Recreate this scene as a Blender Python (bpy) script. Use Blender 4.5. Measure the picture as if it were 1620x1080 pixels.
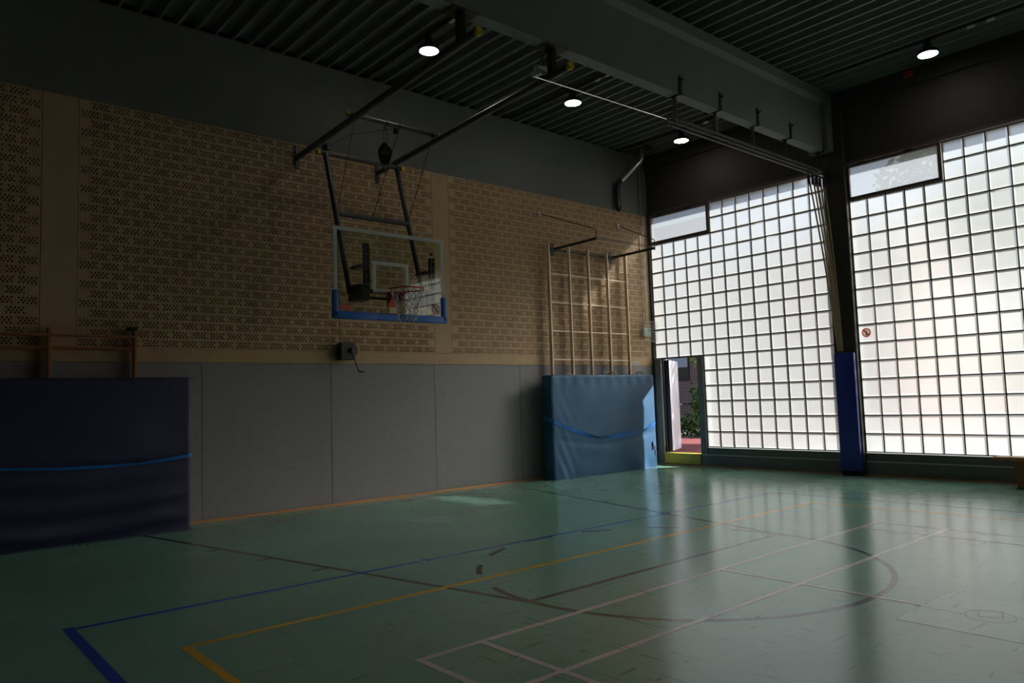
import bpy, bmesh, math, random
from mathutils import Vector, Matrix, noise
random.seed(7)
for o in list(bpy.data.objects): bpy.data.objects.remove(o)
S = bpy.context.scene
C = S.collection

# ------------------------------------------------------------------ camera
CAM = Vector((10.2427, -12.9032, 1.4935))
YAW, PITCH, ROLL, FPX = 0.8579, 0.0766, -0.0324, 1180.22
fw = Vector((-math.sin(YAW)*math.cos(PITCH), math.cos(YAW)*math.cos(PITCH), math.sin(PITCH)))
r0 = Vector((math.cos(YAW), math.sin(YAW), 0)); u0 = r0.cross(fw)
rt = math.cos(ROLL)*r0 + math.sin(ROLL)*u0; up = -math.sin(ROLL)*r0 + math.cos(ROLL)*u0
cd = bpy.data.cameras.new('camera'); cam = bpy.data.objects.new('camera', cd); C.objects.link(cam)
cd.sensor_width = 36; cd.lens = FPX/1620*36; cd.clip_start = .05; cd.clip_end = 200
cam.matrix_world = Matrix(((rt.x, up.x, -fw.x, CAM.x), (rt.y, up.y, -fw.y, CAM.y), (rt.z, up.z, -fw.z, CAM.z), (0, 0, 0, 1)))
S.camera = cam
# ------------------------------------------------------------------ sky, sun, exposure
SUN_DIR = Vector((-.66, -1.0, -.83)).normalized()
w = bpy.data.worlds.new('sky'); S.world = w; w.use_nodes = True
nt = w.node_tree; bg = nt.nodes['Background']; sk = nt.nodes.new('ShaderNodeTexSky')
sk.sky_type = 'NISHITA'; sk.sun_disc = False; sk.sun_elevation = math.asin(-SUN_DIR.z); sk.sun_rotation = math.atan2(-SUN_DIR.x, -SUN_DIR.y)
sk.dust_density = 3.0; sk.ozone_density = 1.0
nt.links.new(sk.outputs[0], bg.inputs[0]); bg.inputs[1].default_value = .2
sd = bpy.data.lights.new('sun', 'SUN'); sd.energy = 15.0; sd.angle = math.radians(1.2); sd.color = (1, .98, .96)
so = bpy.data.objects.new('sun', sd); C.objects.link(so); so.rotation_euler = SUN_DIR.to_track_quat('-Z', 'Y').to_euler(); so.location = (12, 12, 14)
vs = S.view_settings
vs.view_transform = 'Standard'; vs.look = 'None'; vs.exposure = 0.0; vs.gamma = 1; vs.use_curve_mapping = False
S.display_settings.display_device = 'sRGB'

# ------------------------------------------------------------------ materials
def newmat(name):
    m = bpy.data.materials.new(name); m.use_nodes = True
    return m, m.node_tree, m.node_tree.nodes['Principled BSDF']
def N(t, kind, **kw):
    n = t.nodes.new('ShaderNode'+kind)
    for k, v in kw.items(): setattr(n, k, v)
    return n
def math_node(t, op, a, b=None):
    n = N(t, 'Math', operation=op)
    for i, v in enumerate((a, b)):
        if v is None: continue
        if isinstance(v, (int, float)): n.inputs[i].default_value = v
        else: t.links.new(v, n.inputs[i])
    return n.outputs[0]
def mixc(t, fac, a, b):
    n = N(t, 'Mix', data_type='RGBA')
    if isinstance(fac, (int, float)): n.inputs[0].default_value = fac
    else: t.links.new(fac, n.inputs[0])
    for i, v in ((6, a), (7, b)):
        if isinstance(v, tuple): n.inputs[i].default_value = (*v, 1)
        else: t.links.new(v, n.inputs[i])
    return n.outputs[2]
def ramp(t, v, lo, hi):
    n = N(t, 'MapRange'); t.links.new(v, n.inputs[0]); n.inputs[1].default_value = lo; n.inputs[2].default_value = hi
    return n.outputs[0]
def P(name, col, rough=.5, metal=0, var=.12, scale=6, bump=0, bscale=80, spec=.5, stretch=(1, 1, 1)):
    m, t, b = newmat(name)
    g = N(t, 'NewGeometry'); mp = N(t, 'Mapping'); mp.inputs[3].default_value = stretch
    t.links.new(g.outputs[0], mp.inputs[0])
    nz = N(t, 'TexNoise'); nz.inputs['Scale'].default_value = scale; nz.inputs['Detail'].default_value = 5
    t.links.new(mp.outputs[0], nz.inputs[0])
    d = tuple(c*(1-var*1.6) for c in col); l = tuple(min(1, c*(1+var*1.6)) for c in col)
    t.links.new(mixc(t, nz.outputs[0], d, l), b.inputs['Base Color'])
    b.inputs['Roughness'].default_value = rough; b.inputs['Metallic'].default_value = metal
    b.inputs['Specular IOR Level'].default_value = spec
    if bump:
        n2 = N(t, 'TexNoise'); n2.inputs['Scale'].default_value = bscale; n2.inputs['Detail'].default_value = 3
        t.links.new(mp.outputs[0], n2.inputs[0])
        bp = N(t, 'Bump'); bp.inputs['Strength'].default_value = bump; bp.inputs['Distance'].default_value = .01
        t.links.new(n2.outputs[0], bp.inputs['Height']); t.links.new(bp.outputs[0], b.inputs['Normal'])
    return m
def floor_mat(name, col, rough=.2):
    m, t, b = newmat(name)
    g = N(t, 'NewGeometry')
    def noi(sc, st=(1, 1, 1), rot=0, det=4, dis=0):
        mp = N(t, 'Mapping'); mp.inputs[3].default_value = st; mp.inputs[2].default_value = (0, 0, rot)
        t.links.new(g.outputs[0], mp.inputs[0])
        z = N(t, 'TexNoise'); z.inputs['Scale'].default_value = sc; z.inputs['Detail'].default_value = det; z.inputs['Distortion'].default_value = dis
        t.links.new(mp.outputs[0], z.inputs[0]); return z.outputs[0]
    big = noi(.55); fine = noi(26, (1, 1, 1)); streak = noi(3, (1, 9, 1), .5)
    c0 = mixc(t, ramp(t, big, .3, .7), tuple(c*.88 for c in col), tuple(c*1.1 for c in col))
    c1 = mixc(t, math_node(t, 'MULTIPLY', ramp(t, fine, .35, .75), .18), c0, tuple(c*.75 for c in col))
    # scuff marks left by shoes: short dark strokes in two directions, only where the floor is worn
    s1 = ramp(t, noi(3.4, (1, 10, 1), .9, 1, .5), .70, .735)
    s2 = ramp(t, noi(2.7, (9, 1, 1), .35, 1, .7), .70, .735)
    s3 = ramp(t, noi(3.0, (1, 9, 1), -.35, 1, .6), .70, .73)
    s2 = math_node(t, 'MAXIMUM', s2, s3)
    dist = N(t, 'VectorMath', operation='DISTANCE'); t.links.new(g.outputs[0], dist.inputs[0]); dist.inputs[1].default_value = (9.3, -8.6, 0)
    worn = math_node(t, 'ADD', math_node(t, 'MULTIPLY', ramp(t, dist.outputs['Value'], 5.0, 2.2), .9), .12)
    sc = math_node(t, 'MULTIPLY', math_node(t, 'MAXIMUM', s1, s2), math_node(t, 'MULTIPLY', worn, .48))
    c2 = mixc(t, sc, c1, (.03, .035, .03))
    t.links.new(c2, b.inputs['Base Color'])
    rr = N(t, 'MapRange'); t.links.new(streak, rr.inputs[0]); rr.inputs[1].default_value = .3; rr.inputs[2].default_value = .7
    rr.inputs[3].default_value = rough*.8; rr.inputs[4].default_value = rough*1.25
    t.links.new(rr.outputs[0], b.inputs['Roughness'])
    b.inputs['IOR'].default_value = 1.72
    bp = N(t, 'Bump'); bp.inputs['Strength'].default_value = .06; bp.inputs['Distance'].default_value = .004
    t.links.new(noi(5, (1, 1, 1)), bp.inputs['Height']); t.links.new(bp.outputs[0], b.inputs['Normal'])
    return m
def brick_mat(name, col, cell=None):
    m, t, b = newmat(name)
    g = N(t, 'NewGeometry'); sx = N(t, 'SeparateXYZ'); t.links.new(g.outputs[0], sx.inputs[0])
    nz = N(t, 'TexNoise'); nz.inputs['Scale'].default_value = 3.1; nz.inputs['Detail'].default_value = 4; t.links.new(g.outputs[0], nz.inputs[0])
    fine = N(t, 'TexNoise'); fine.inputs['Scale'].default_value = 90; t.links.new(g.outputs[0], fine.inputs[0])
    fac = nz.outputs[0]
    if cell:
        cb = N(t, 'CombineXYZ')
        t.links.new(math_node(t, 'FLOOR', math_node(t, 'DIVIDE', sx.outputs[1], cell[0]/2)), cb.inputs[0])
        t.links.new(math_node(t, 'FLOOR', math_node(t, 'DIVIDE', math_node(t, 'SUBTRACT', sx.outputs[2], cell[2]), cell[1])), cb.inputs[1])
        wn = N(t, 'TexWhiteNoise', noise_dimensions='2D'); t.links.new(cb.outputs[0], wn.inputs[0])
        fac = math_node(t, 'ADD', math_node(t, 'MULTIPLY', nz.outputs[0], .75), math_node(t, 'MULTIPLY', wn.outputs[0], .25))
    c = mixc(t, fac, tuple(v*.84 for v in col), tuple(v*1.16 for v in col))
    c = mixc(t, math_node(t, 'MULTIPLY', fine.outputs[0], .25), c, tuple(v*.7 for v in col))
    t.links.new(c, b.inputs['Base Color']); b.inputs['Roughness'].default_value = .6; b.inputs['Specular IOR Level'].default_value = .3
    return m
def mix_shader(name, build):
    m = bpy.data.materials.new(name); m.use_nodes = True; t = m.node_tree
    for n in list(t.nodes): t.nodes.remove(n)
    out = N(t, 'OutputMaterial'); t.links.new(build(t), out.inputs[0]); return m
def bs(t, kind, col, rough=None):
    n = N(t, kind); n.inputs[0].default_value = (*col, 1)
    if rough is not None: n.inputs['Roughness'].default_value = rough
    return n
def mx(t, fac, a, b):
    n = N(t, 'MixShader')
    if isinstance(fac, (int, float)): n.inputs[0].default_value = fac
    else: t.links.new(fac, n.inputs[0])
    t.links.new(a, n.inputs[1]); t.links.new(b, n.inputs[2]); return n.outputs[0]
def schlick(t, f0):                       # Fresnel weight that is the same on both sides of a sheet
    g = N(t, 'NewGeometry'); d = N(t, 'VectorMath', operation='DOT_PRODUCT'); t.links.new(g.outputs['Normal'], d.inputs[0]); t.links.new(g.outputs['Incoming'], d.inputs[1])
    k = math_node(t, 'POWER', math_node(t, 'SUBTRACT', 1, math_node(t, 'ABSOLUTE', d.outputs['Value'])), 5)
    return math_node(t, 'ADD', math_node(t, 'MULTIPLY', k, 1-f0), f0)
def frosted_block(t):
    g = N(t, 'NewGeometry')
    nz = N(t, 'TexNoise'); nz.inputs['Scale'].default_value = 3.4; nz.inputs['Detail'].default_value = 3
    mp = N(t, 'Mapping'); mp.inputs[3].default_value = (1, 1, 2.2); t.links.new(g.outputs[0], mp.inputs[0]); t.links.new(mp.outputs[0], nz.inputs[0])
    tr = N(t, 'BsdfTranslucent'); t.links.new(mixc(t, nz.outputs[0], (.32, .335, .34), (.39, .39, .38)), tr.inputs[0])
    rf = bs(t, 'BsdfRefraction', (.92, .92, .90), .42); rf.inputs['IOR'].default_value = 1.4
    gl = bs(t, 'BsdfGlossy', (1, 1, 1), .12)
    return mx(t, schlick(t, .04), mx(t, .5, tr.outputs[0], rf.outputs[0]), gl.outputs[0])
def clear_glass(tint, rough=.03, f0=.04):
    def f(t):
        return mx(t, schlick(t, f0), bs(t, 'BsdfTransparent', tint).outputs[0], bs(t, 'BsdfGlossy', (1, 1, 1), rough).outputs[0])
    return f
def frosted_pane(t):
    a = bs(t, 'BsdfTranslucent', (.27, .285, .30)); b = bs(t, 'BsdfTransparent', (.93, .96, .97))
    gl = bs(t, 'BsdfGlossy', (1, 1, 1), .08)
    return mx(t, schlick(t, .04), mx(t, .45, a.outputs[0], b.outputs[0]), gl.outputs[0])
def sign_film(col):                      # printed film on a glass block: lit from behind and from the front
    def f(t): return mx(t, .5, bs(t, 'BsdfDiffuse', col).outputs[0], bs(t, 'BsdfTranslucent', col).outputs[0])
    return f
def emit(col, s):
    def f(t):
        e = N(t, 'Emission'); e.inputs[0].default_value = (*col, 1); e.inputs[1].default_value = s; return e.outputs[0]
    return f
def leaf_mat(col):
    def f(t):
        g = N(t, 'NewGeometry'); nz = N(t, 'TexNoise'); nz.inputs['Scale'].default_value = 5; t.links.new(g.outputs[0], nz.inputs[0])
        c = mixc(t, nz.outputs[0], tuple(v*.6 for v in col), tuple(v*1.4 for v in col))
        d = N(t, 'BsdfDiffuse'); t.links.new(c, d.inputs[0]); tr = N(t, 'BsdfTranslucent'); t.links.new(c, tr.inputs[0])
        return mx(t, .4, d.outputs[0], tr.outputs[0])
    return f

BL, BH, BZ = .2393, .119, 2.29            # brick module
M = dict(
    floor=floor_mat('green linoleum', (.19, .36, .265)),
    patch=floor_mat('renewed linoleum', (.225, .40, .31), .18),
    black=floor_mat('black court paint', (.03, .024, .024)), blue=floor_mat('blue court paint', (.03, .08, .42)),
    yellow=floor_mat('yellow court paint', (.60, .36, .03)), white=floor_mat('off white court paint', (.60, .54, .53)),
    faint=floor_mat('worn court paint', (.215, .34, .255)),
    brick=brick_mat('tan perforated brick', (.45, .30, .16), (BL, BH, BZ)),
    tan=brick_mat('tan painted plaster', (.43, .29, .155)),
    fleece=P('black acoustic fleece', (.012, .012, .012), .95), 
    carpet=P('grey impact felt', (.26, .25, .255), .95, var=.07, scale=14, bump=.5, bscale=260, spec=.1),
    concrete=P('grey concrete', (.145, .146, .127), .85, var=.05, scale=2.5, spec=.2),
    beam=P('precast concrete', (.18, .185, .165), .8, var=.05, scale=2.5, spec=.25),
    fascia=P('dark brown fascia', (.036, .032, .025), .7, var=.08, scale=3),
    plinth=P('grey green plinth paint', (.15, .17, .155), .6, var=.08, scale=4),
    ledge=P('pale ledge paint', (.34, .42, .40), .5, var=.05),
    frame=P('dark brown window frame', (.07, .055, .045), .45, var=.1, scale=9),
    doorframe=P('grey green door frame', (.17, .19, .18), .5, var=.06, scale=5),
    deck=P('grey coated steel deck', (.13, .135, .13), .5, var=.05, scale=4),
    wall=P('dull tan hall wall', (.22, .19, .15), .8, var=.05),  # one dull tan for the hall walls out of view
    wood=P('varnished orange wood', (.50, .24, .10), .45, var=.25, scale=5, stretch=(1, 8, 8)),
    ladder=P('pale beech wood', (.70, .53, .33), .4, var=.14, scale=4, stretch=(6, 6, .6)),
    bars=P('dark orange beech', (.34, .13, .05), .4, var=.2, scale=5, stretch=(6, 6, .8)),
    pipe=P('anthracite painted steel', (.055, .05, .058), .35, var=.08, spec=.6),
    blackmet=P('black steel', (.015, .015, .016), .4, var=.1),
    steel=P('galvanised steel', (.55, .56, .57), .32, 1, var=.1),
    chrome=P('bright wire', (.75, .75, .76), .22, 1, var=.03),
    yplast=P('yellow plastic', (.55, .36, .03), .5, var=.08), 
    mortar=P('dark joint grid', (.085, .08, .072), .8, var=.08),
    mat_l=P('navy vinyl cover', (.022, .024, .07), .5, var=.15, scale=3, bump=.15, bscale=60),
    mat_r=P('steel blue vinyl cover', (.026, .09, .175), .6, var=.08, scale=3, bump=.1, bscale=60, spec=.25),
    strap=P('bright blue webbing', (.012, .15, .50), .35, var=.15, scale=20),
    pad=P('royal blue post pad', (.012, .035, .33), .35, var=.1),
    boardpad=P('blue board padding', (.02, .15, .55), .45, var=.08),
    boardwhite=P('frosted white board lines', (.42, .46, .44), .5, var=.04),
    rim=P('orange red enamel', (.50, .055, .02), .35, var=.1), 
    net=P('off white cord', (.62, .62, .60), .8, var=.1), 
    birch=P('light plywood', (.55, .40, .20), .6),
    rope=P('hemp rope', (.42, .33, .20), .9, var=.2, scale=40), 
    whitebox=P('light grey plastic', (.55, .58, .56), .5, var=.03), 
    darkglass=P('dark lens', (.02, .025, .02), .15), 
    yellowstep=P('yellow step paint', (.58, .45, .05), .5, var=.12, scale=8), 
    leafwhite=P('white door paint', (.40, .42, .50), .4, var=.03), 
    signred=P('red sign print', (.38, .02, .025), .5, var=.03), signwhite=P('white sign print', (.62, .60, .52), .5, var=.03),
    signdark=P('grey sign print', (.10, .12, .11), .6), 
    stickred=P('red sticker print', (.62, .05, .07), .5, var=.03), 
    stickwhite=P('clear sticker', (.52, .50, .52), .5, var=.03), 
    green=P('green sign print', (.02, .30, .16), .4, var=.03), plate=P('grey label plate', (.45, .47, .47), .45), 
    redplast=P('red plastic', (.45, .01, .015), .45), 
    tartan=P('red sports ground', (.17, .03, .03), .85, var=.12, scale=8, bump=.3, bscale=200), 
    added_paving=P('grey paving', (.20, .205, .20), .9),  # neutral grey for the added ground outside the windows
    grey=P('grey plastic', (.04, .04, .045), .5), 
    label=P('printed label', (.40, .42, .38), .6), labelgreen=P('printed green label', (.10, .22, .04), .6), 
    logo=P('dark blue print', (.05, .09, .14), .6), 
    shutter=P('pale roller shutter', (.55, .58, .62), .6), bark=P('bark', (.10, .07, .05), .9), soil=P('dark brown soil', (.05, .045, .035), .95),  # soil is dark brown throughout
    glassblock=mix_shader('frosted glass block', frosted_block), blockback=mix_shader('clear glass block shell', clear_glass((.95, .97, .96))),
    pane=mix_shader('frosted pane', frosted_pane), board=mix_shader('acrylic board', clear_glass((.92, .95, .89), .02, .08)),
    lamp=mix_shader('lamp diffuser', emit((1, .97, .95), 26)), 
    leaf=mix_shader('green leaf', leaf_mat((.075, .14, .025))), leaf2=mix_shader('dark green leaf', leaf_mat((.028, .06, .018))),
    filmred=mix_shader('red sign film', sign_film((.75, .03, .04))), filmwhite=mix_shader('white sign film', sign_film((.9, .85, .75))),
    bgbrick=None)
def far_brick():
    m, t, b = newmat('far red brickwork'); g = N(t, 'NewGeometry'); sx = N(t, 'SeparateXYZ'); t.links.new(g.outputs[0], sx.inputs[0])
    cb = N(t, 'CombineXYZ'); t.links.new(math_node(t, 'ADD', sx.outputs[0], sx.outputs[1]), cb.inputs[0]); t.links.new(sx.outputs[2], cb.inputs[1])
    br = N(t, 'TexBrick'); t.links.new(cb.outputs[0], br.inputs[0]); br.inputs['Scale'].default_value = 1
    br.inputs['Color1'].default_value = (.30, .14, .10, 1); br.inputs['Color2'].default_value = (.22, .10, .08, 1); br.inputs['Mortar'].default_value = (.36, .33, .30, 1)
    br.inputs['Mortar Size'].default_value = .012; br.inputs['Brick Width'].default_value = .25; br.inputs['Row Height'].default_value = .08
    t.links.new(br.outputs[0], b.inputs['Base Color']); b.inputs['Roughness'].default_value = .85; return m
M['bgbrick'] = far_brick()

# ------------------------------------------------------------------ mesh helpers
class MB:
    def __init__(s): s.v = []; s.f = []; s.m = []; s.cur = 0
    def add(s, vs, fs):
        o = len(s.v); s.v += [tuple(x) for x in vs]
        for f in fs: s.f.append(tuple(i+o for i in f)); s.m.append(s.cur)
        return s
    def box(s, x0, x1, y0, y1, z0, z1):
        v = [(x, y, z) for z in (z0, z1) for y in (y0, y1) for x in (x0, x1)]
        return s.add(v, [(0, 2, 3, 1), (4, 5, 7, 6), (0, 1, 5, 4), (2, 6, 7, 3), (0, 4, 6, 2), (1, 3, 7, 5)])
    def rbox(s, x0, x1, y0, y1, z0, z1, r=.01, seg=1):
        bm = bmesh.new(); bmesh.ops.create_cube(bm, size=1)
        for q in bm.verts: q.co = Vector(((x0+x1)/2+q.co.x*(x1-x0), (y0+y1)/2+q.co.y*(y1-y0), (z0+z1)/2+q.co.z*(z1-z0)))
        bmesh.ops.bevel(bm, geom=list(bm.edges), offset=r, segments=seg, affect='EDGES', profile=.5)
        bm.verts.index_update(); s.add([q.co for q in bm.verts], [[q.index for q in f.verts] for f in bm.faces]); bm.free(); return s
    def prism(s, poly, a, b, axis):               # poly in the two other axes (cyclic order), extruded from a to b
        def mk(p, h): 
            return {'x': (h, p[0], p[1]), 'y': (p[0], h, p[1]), 'z': (p[0], p[1], h)}[axis]
        n = len(poly); v = [mk(p, a) for p in poly]+[mk(p, b) for p in poly]
        return s.add(v, [tuple(range(n))[::-1], tuple(range(n, 2*n))]+[(i, (i+1) % n, n+(i+1) % n, n+i) for i in range(n)])
    def tube(s, path, r, n=10, closed=False, cap=True):
        pts = [Vector(p) for p in path]; m = len(pts); rs = r if isinstance(r, (list, tuple)) else [r]*m
        tg = []
        for i in range(m):
            a = pts[(i-1) % m] if (closed or i > 0) else pts[i]; b = pts[(i+1) % m] if (closed or i < m-1) else pts[i]
            d = b-a; tg.append(d.normalized() if d.length > 0 else Vector((0, 0, 1)))
        ref = Vector((0, 0, 1)) if abs(tg[0].z) < .9 else Vector((1, 0, 0))
        nn = tg[0].cross(ref).normalized(); v = []
        for i in range(m):
            nn = (nn-tg[i]*nn.dot(tg[i])).normalized(); bb = tg[i].cross(nn)
            for k in range(n):
                an = 2*math.pi*k/n; v.append(pts[i]+(nn*math.cos(an)+bb*math.sin(an))*rs[i])
        f = [(i*n+k, i*n+(k+1) % n, ((i+1) % m)*n+(k+1) % n, ((i+1) % m)*n+k) for i in range(m if closed else m-1) for k in range(n)]
        if cap and not closed: f += [tuple(range(n))[::-1], tuple(range((m-1)*n, m*n))]
        return s.add(v, f)
    def lathe(s, prof, c, n=24):                   # prof (radius, z) around the vertical through c
        v = [(c[0]+r*math.cos(2*math.pi*k/n), c[1]+r*math.sin(2*math.pi*k/n), c[2]+z) for r, z in prof for k in range(n)]
        f = [(i*n+k, i*n+(k+1) % n, (i+1)*n+(k+1) % n, (i+1)*n+k) for i in range(len(prof)-1) for k in range(n)]
        f += [tuple(range(n))[::-1], tuple(range((len(prof)-1)*n, len(prof)*n))]
        return s.add(v, f)
    def build(s, name, mat, parent=None, origin=None, smooth=False, **kw):
        o0 = Vector(origin) if origin else (parent_loc(parent) if parent else Vector((0, 0, 0)))
        me = bpy.data.meshes.new(name); me.from_pydata([tuple(Vector(q)-o0) for q in s.v], [], s.f)
        for mm in (mat if isinstance(mat, (list, tuple)) else [mat]): me.materials.append(M[mm])
        if any(s.m): me.polygons.foreach_set('material_index', s.m)
        if smooth:
            me.polygons.foreach_set('use_smooth', [True]*len(me.polygons)); me.set_sharp_from_angle(angle=math.radians(38))
        me.update(); o = bpy.data.objects.new(name, me); C.objects.link(o)
        if parent: o.parent = parent; o.location = o0-parent_loc(parent)
        else: o.location = o0
        return tag(o, **kw)
def parent_loc(p):
    l = Vector(p.location)
    while p.parent: p = p.parent; l += Vector(p.location)
    return l
def tag(o, label=None, cat=None, group=None, kind=None):
    if label: o['label'] = label
    if cat: o['category'] = cat
    if group: o['group'] = group
    if kind: o['kind'] = kind
    return o
def thing(name, loc, label, cat, group=None, kind=None):
    o = bpy.data.objects.new(name, None); C.objects.link(o); o.location = loc; o.empty_display_size = .1
    return tag(o, label, cat, group, kind)
def share(o, name, parent, loc):                 # another object with the same mesh
    c = bpy.data.objects.new(name, o if isinstance(o, bpy.types.Mesh) else o.data); C.objects.link(c); c.parent = parent
    c.location = Vector(loc)-(parent_loc(parent) if parent else Vector()); return c
def tree_copy(o, delta, label=None):
    c = o.copy(); C.objects.link(c); c.location = Vector(o.location)+Vector(delta)
    if label: c['label'] = label
    for ch in list(o.children):
        d = ch.copy(); C.objects.link(d); d.parent = c
        for g in list(ch.children):
            e = g.copy(); C.objects.link(e); e.parent = d
    return c
def arc(c, r, a0, a1, n, plane='xy'):
    out = []
    for i in range(n+1):
        a = a0+(a1-a0)*i/n
        out.append((c[0]+r*math.cos(a), c[1]+r*math.sin(a), c[2]) if plane == 'xy' else (c[0]+r*math.cos(a), c[1], c[2]+r*math.sin(a)) if plane == 'xz' else (c[0], c[1]+r*math.cos(a), c[2]+r*math.sin(a)))
    return out

RX, RY, RZ = 26.6, -15.0, 6.7             # hall: x 0..RX, y RY..0, deck underside RZ
BAY = 4.43                                 # window bay
ST = dict(kind='structure')
# ------------------------------------------------------------------ floor and its markings
floor = MB().box(-.3, RX, RY, .0, -.1, 0).build('floor', 'floor', label='glossy green sports floor with coloured court lines', **ST)
def line(a, b, wd, col, z, name='painted_line'):
    a = Vector((a[0], a[1], 0)); b = Vector((b[0], b[1], 0)); d = (b-a).normalized(); n = Vector((-d.y, d.x, 0))*wd/2
    poly = [(p.x, p.y) for p in (a-n, b-n, b+n, a+n)]
    return MB().prism(poly, 0, z, 'z').build(name, col, floor)
def arcline(c, r, a0, a1, wd, col, z, n=40):
    mb = MB(); pi = arc((*c, 0), r-wd/2, a0, a1, n); po = arc((*c, 0), r+wd/2, a0, a1, n)
    v = [(x, y, z) for x, y, _ in pi]+[(x, y, z) for x, y, _ in po]; k = n+1
    v += [(x, y, 0) for x, y, _ in v]
    f = [(i, k+i, k+i+1, i+1) for i in range(n)]+[(i, i+1, 2*k+i+1, 2*k+i) for i in range(n)]+[(k+i, 3*k+i, 3*k+i+1, k+i+1) for i in range(n)]
    return mb.add(v, f).build('painted_arc', col, floor)
ZK, ZB, ZY, ZW = .0006, .0009, .0012, .0015
BLX, KC, FT = .5399, -7.4205, .5399+5.4843
line((.44, -14.6), (.44, -.2), .035, 'black', ZK*.8); line((.44, -.21), (RX-.5, -.21), .035, 'black', ZK*.7)
for s in (-1, 1):
    line((BLX-.08, KC+s*2.93), (FT, KC+s*1.758), .05, 'black', ZK)
    for d, yy in ((2.09, 2.60), (2.97, 2.42), (3.81, 2.25)):
        line((d, KC+s*yy), (d-.01, KC+s*(yy+(.12 if s > 0 else .14))), .05, 'black', ZK*.9)
line((FT, KC-1.758), (FT, KC+1.758), .05, 'black', ZK*.95)
arcline((FT, KC), 1.745, -math.pi/2-.30, math.pi/2+.30, .05, 'black', ZK*1.05, 80)
for k in range(5):
    a = math.pi/2+.62+k*.434; arcline((FT, KC), 1.745, a, a+.21, .05, 'black', ZK, 8)
line((4.20, -11.83), (4.30, -2.78), .05, 'blue', ZB); line((4.14, -11.81), (RX-3, -11.86), .07, 'blue', ZB*1.05); line((4.30, -2.80), (RX-3, -2.70), .05, 'blue', ZB*1.05)
line((4.16, -8.865), (4.3, -8.875), .05, 'blue', ZB*1.1)
line((5.21, -11.37), (5.22, -3.39), .055, 'yellow', ZY); line((5.19, -11.345), (RX-5, -11.36), .06, 'yellow', ZY*1.05); line((5.2, -3.41), (RX-5, -3.20), .05, 'yellow', ZY*1.05)
BX, BY = 6.4614, -10.4591
xa, xb_, xg = BX+.02, BX+.74, BX+6.7
for x in (xa, xb_): line((x, BY), (x, BY+6.1), .045, 'white', ZW)
line((xa+4.68, BY), (xa+4.68, BY+6.1), .045, 'white', ZW)
for y in (.02, .475, 5.66, 6.08): line((xa, BY+y), (BX+13.4, BY+y), .045, 'white', ZW*1.05)
line((xa, BY+3.05), (8.09, BY+3.05), .04, 'white', ZW*1.1); line((8.95, BY+3.05), (xa+4.68, BY+3.05), .04, 'white', ZW*1.1)
line((2.0, -11.45), (5.9, -11.56), .012, 'faint', .0004); line((2.1, -11.35), (5.95, -11.49), .012, 'faint', .0004)
def hatch(cx, cy, w, label):
    h = MB().box(cx-w/2, cx+w/2, cy-w/2, cy+w/2, 0, .0008).build('floor_hatch_cover', 'patch', floor, label=label)
    return h
h = hatch(8.52, -7.42, .86, 'pale square floor hatch with a black ring')
line((8.09, -7.85), (8.09, -6.99), .006, 'black', .001, 'hatch_joint'); line((8.09, -7.85), (8.95, -7.85), .006, 'black', .001, 'hatch_joint')
arcline((8.49, -7.40), .14, 0, 2*math.pi, .008, 'black', .0014, 40)
line((8.05, -7.44), (8.35, -7.46), .012, 'black', .0013, 'scuff_mark')
for a, b in (((8.393, -7.318), (8.441, -7.449)), ((8.441, -7.449), (8.556, -7.38)), ((8.556, -7.38), (8.512, -7.228))): line(a, b, .008, 'black', .0014, 'ring_pull')
hatch(2.30, -7.44, .48, 'pale square floor socket cover'); hatch(2.09, -10.36, .38, 'pale square floor socket cover')

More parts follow.
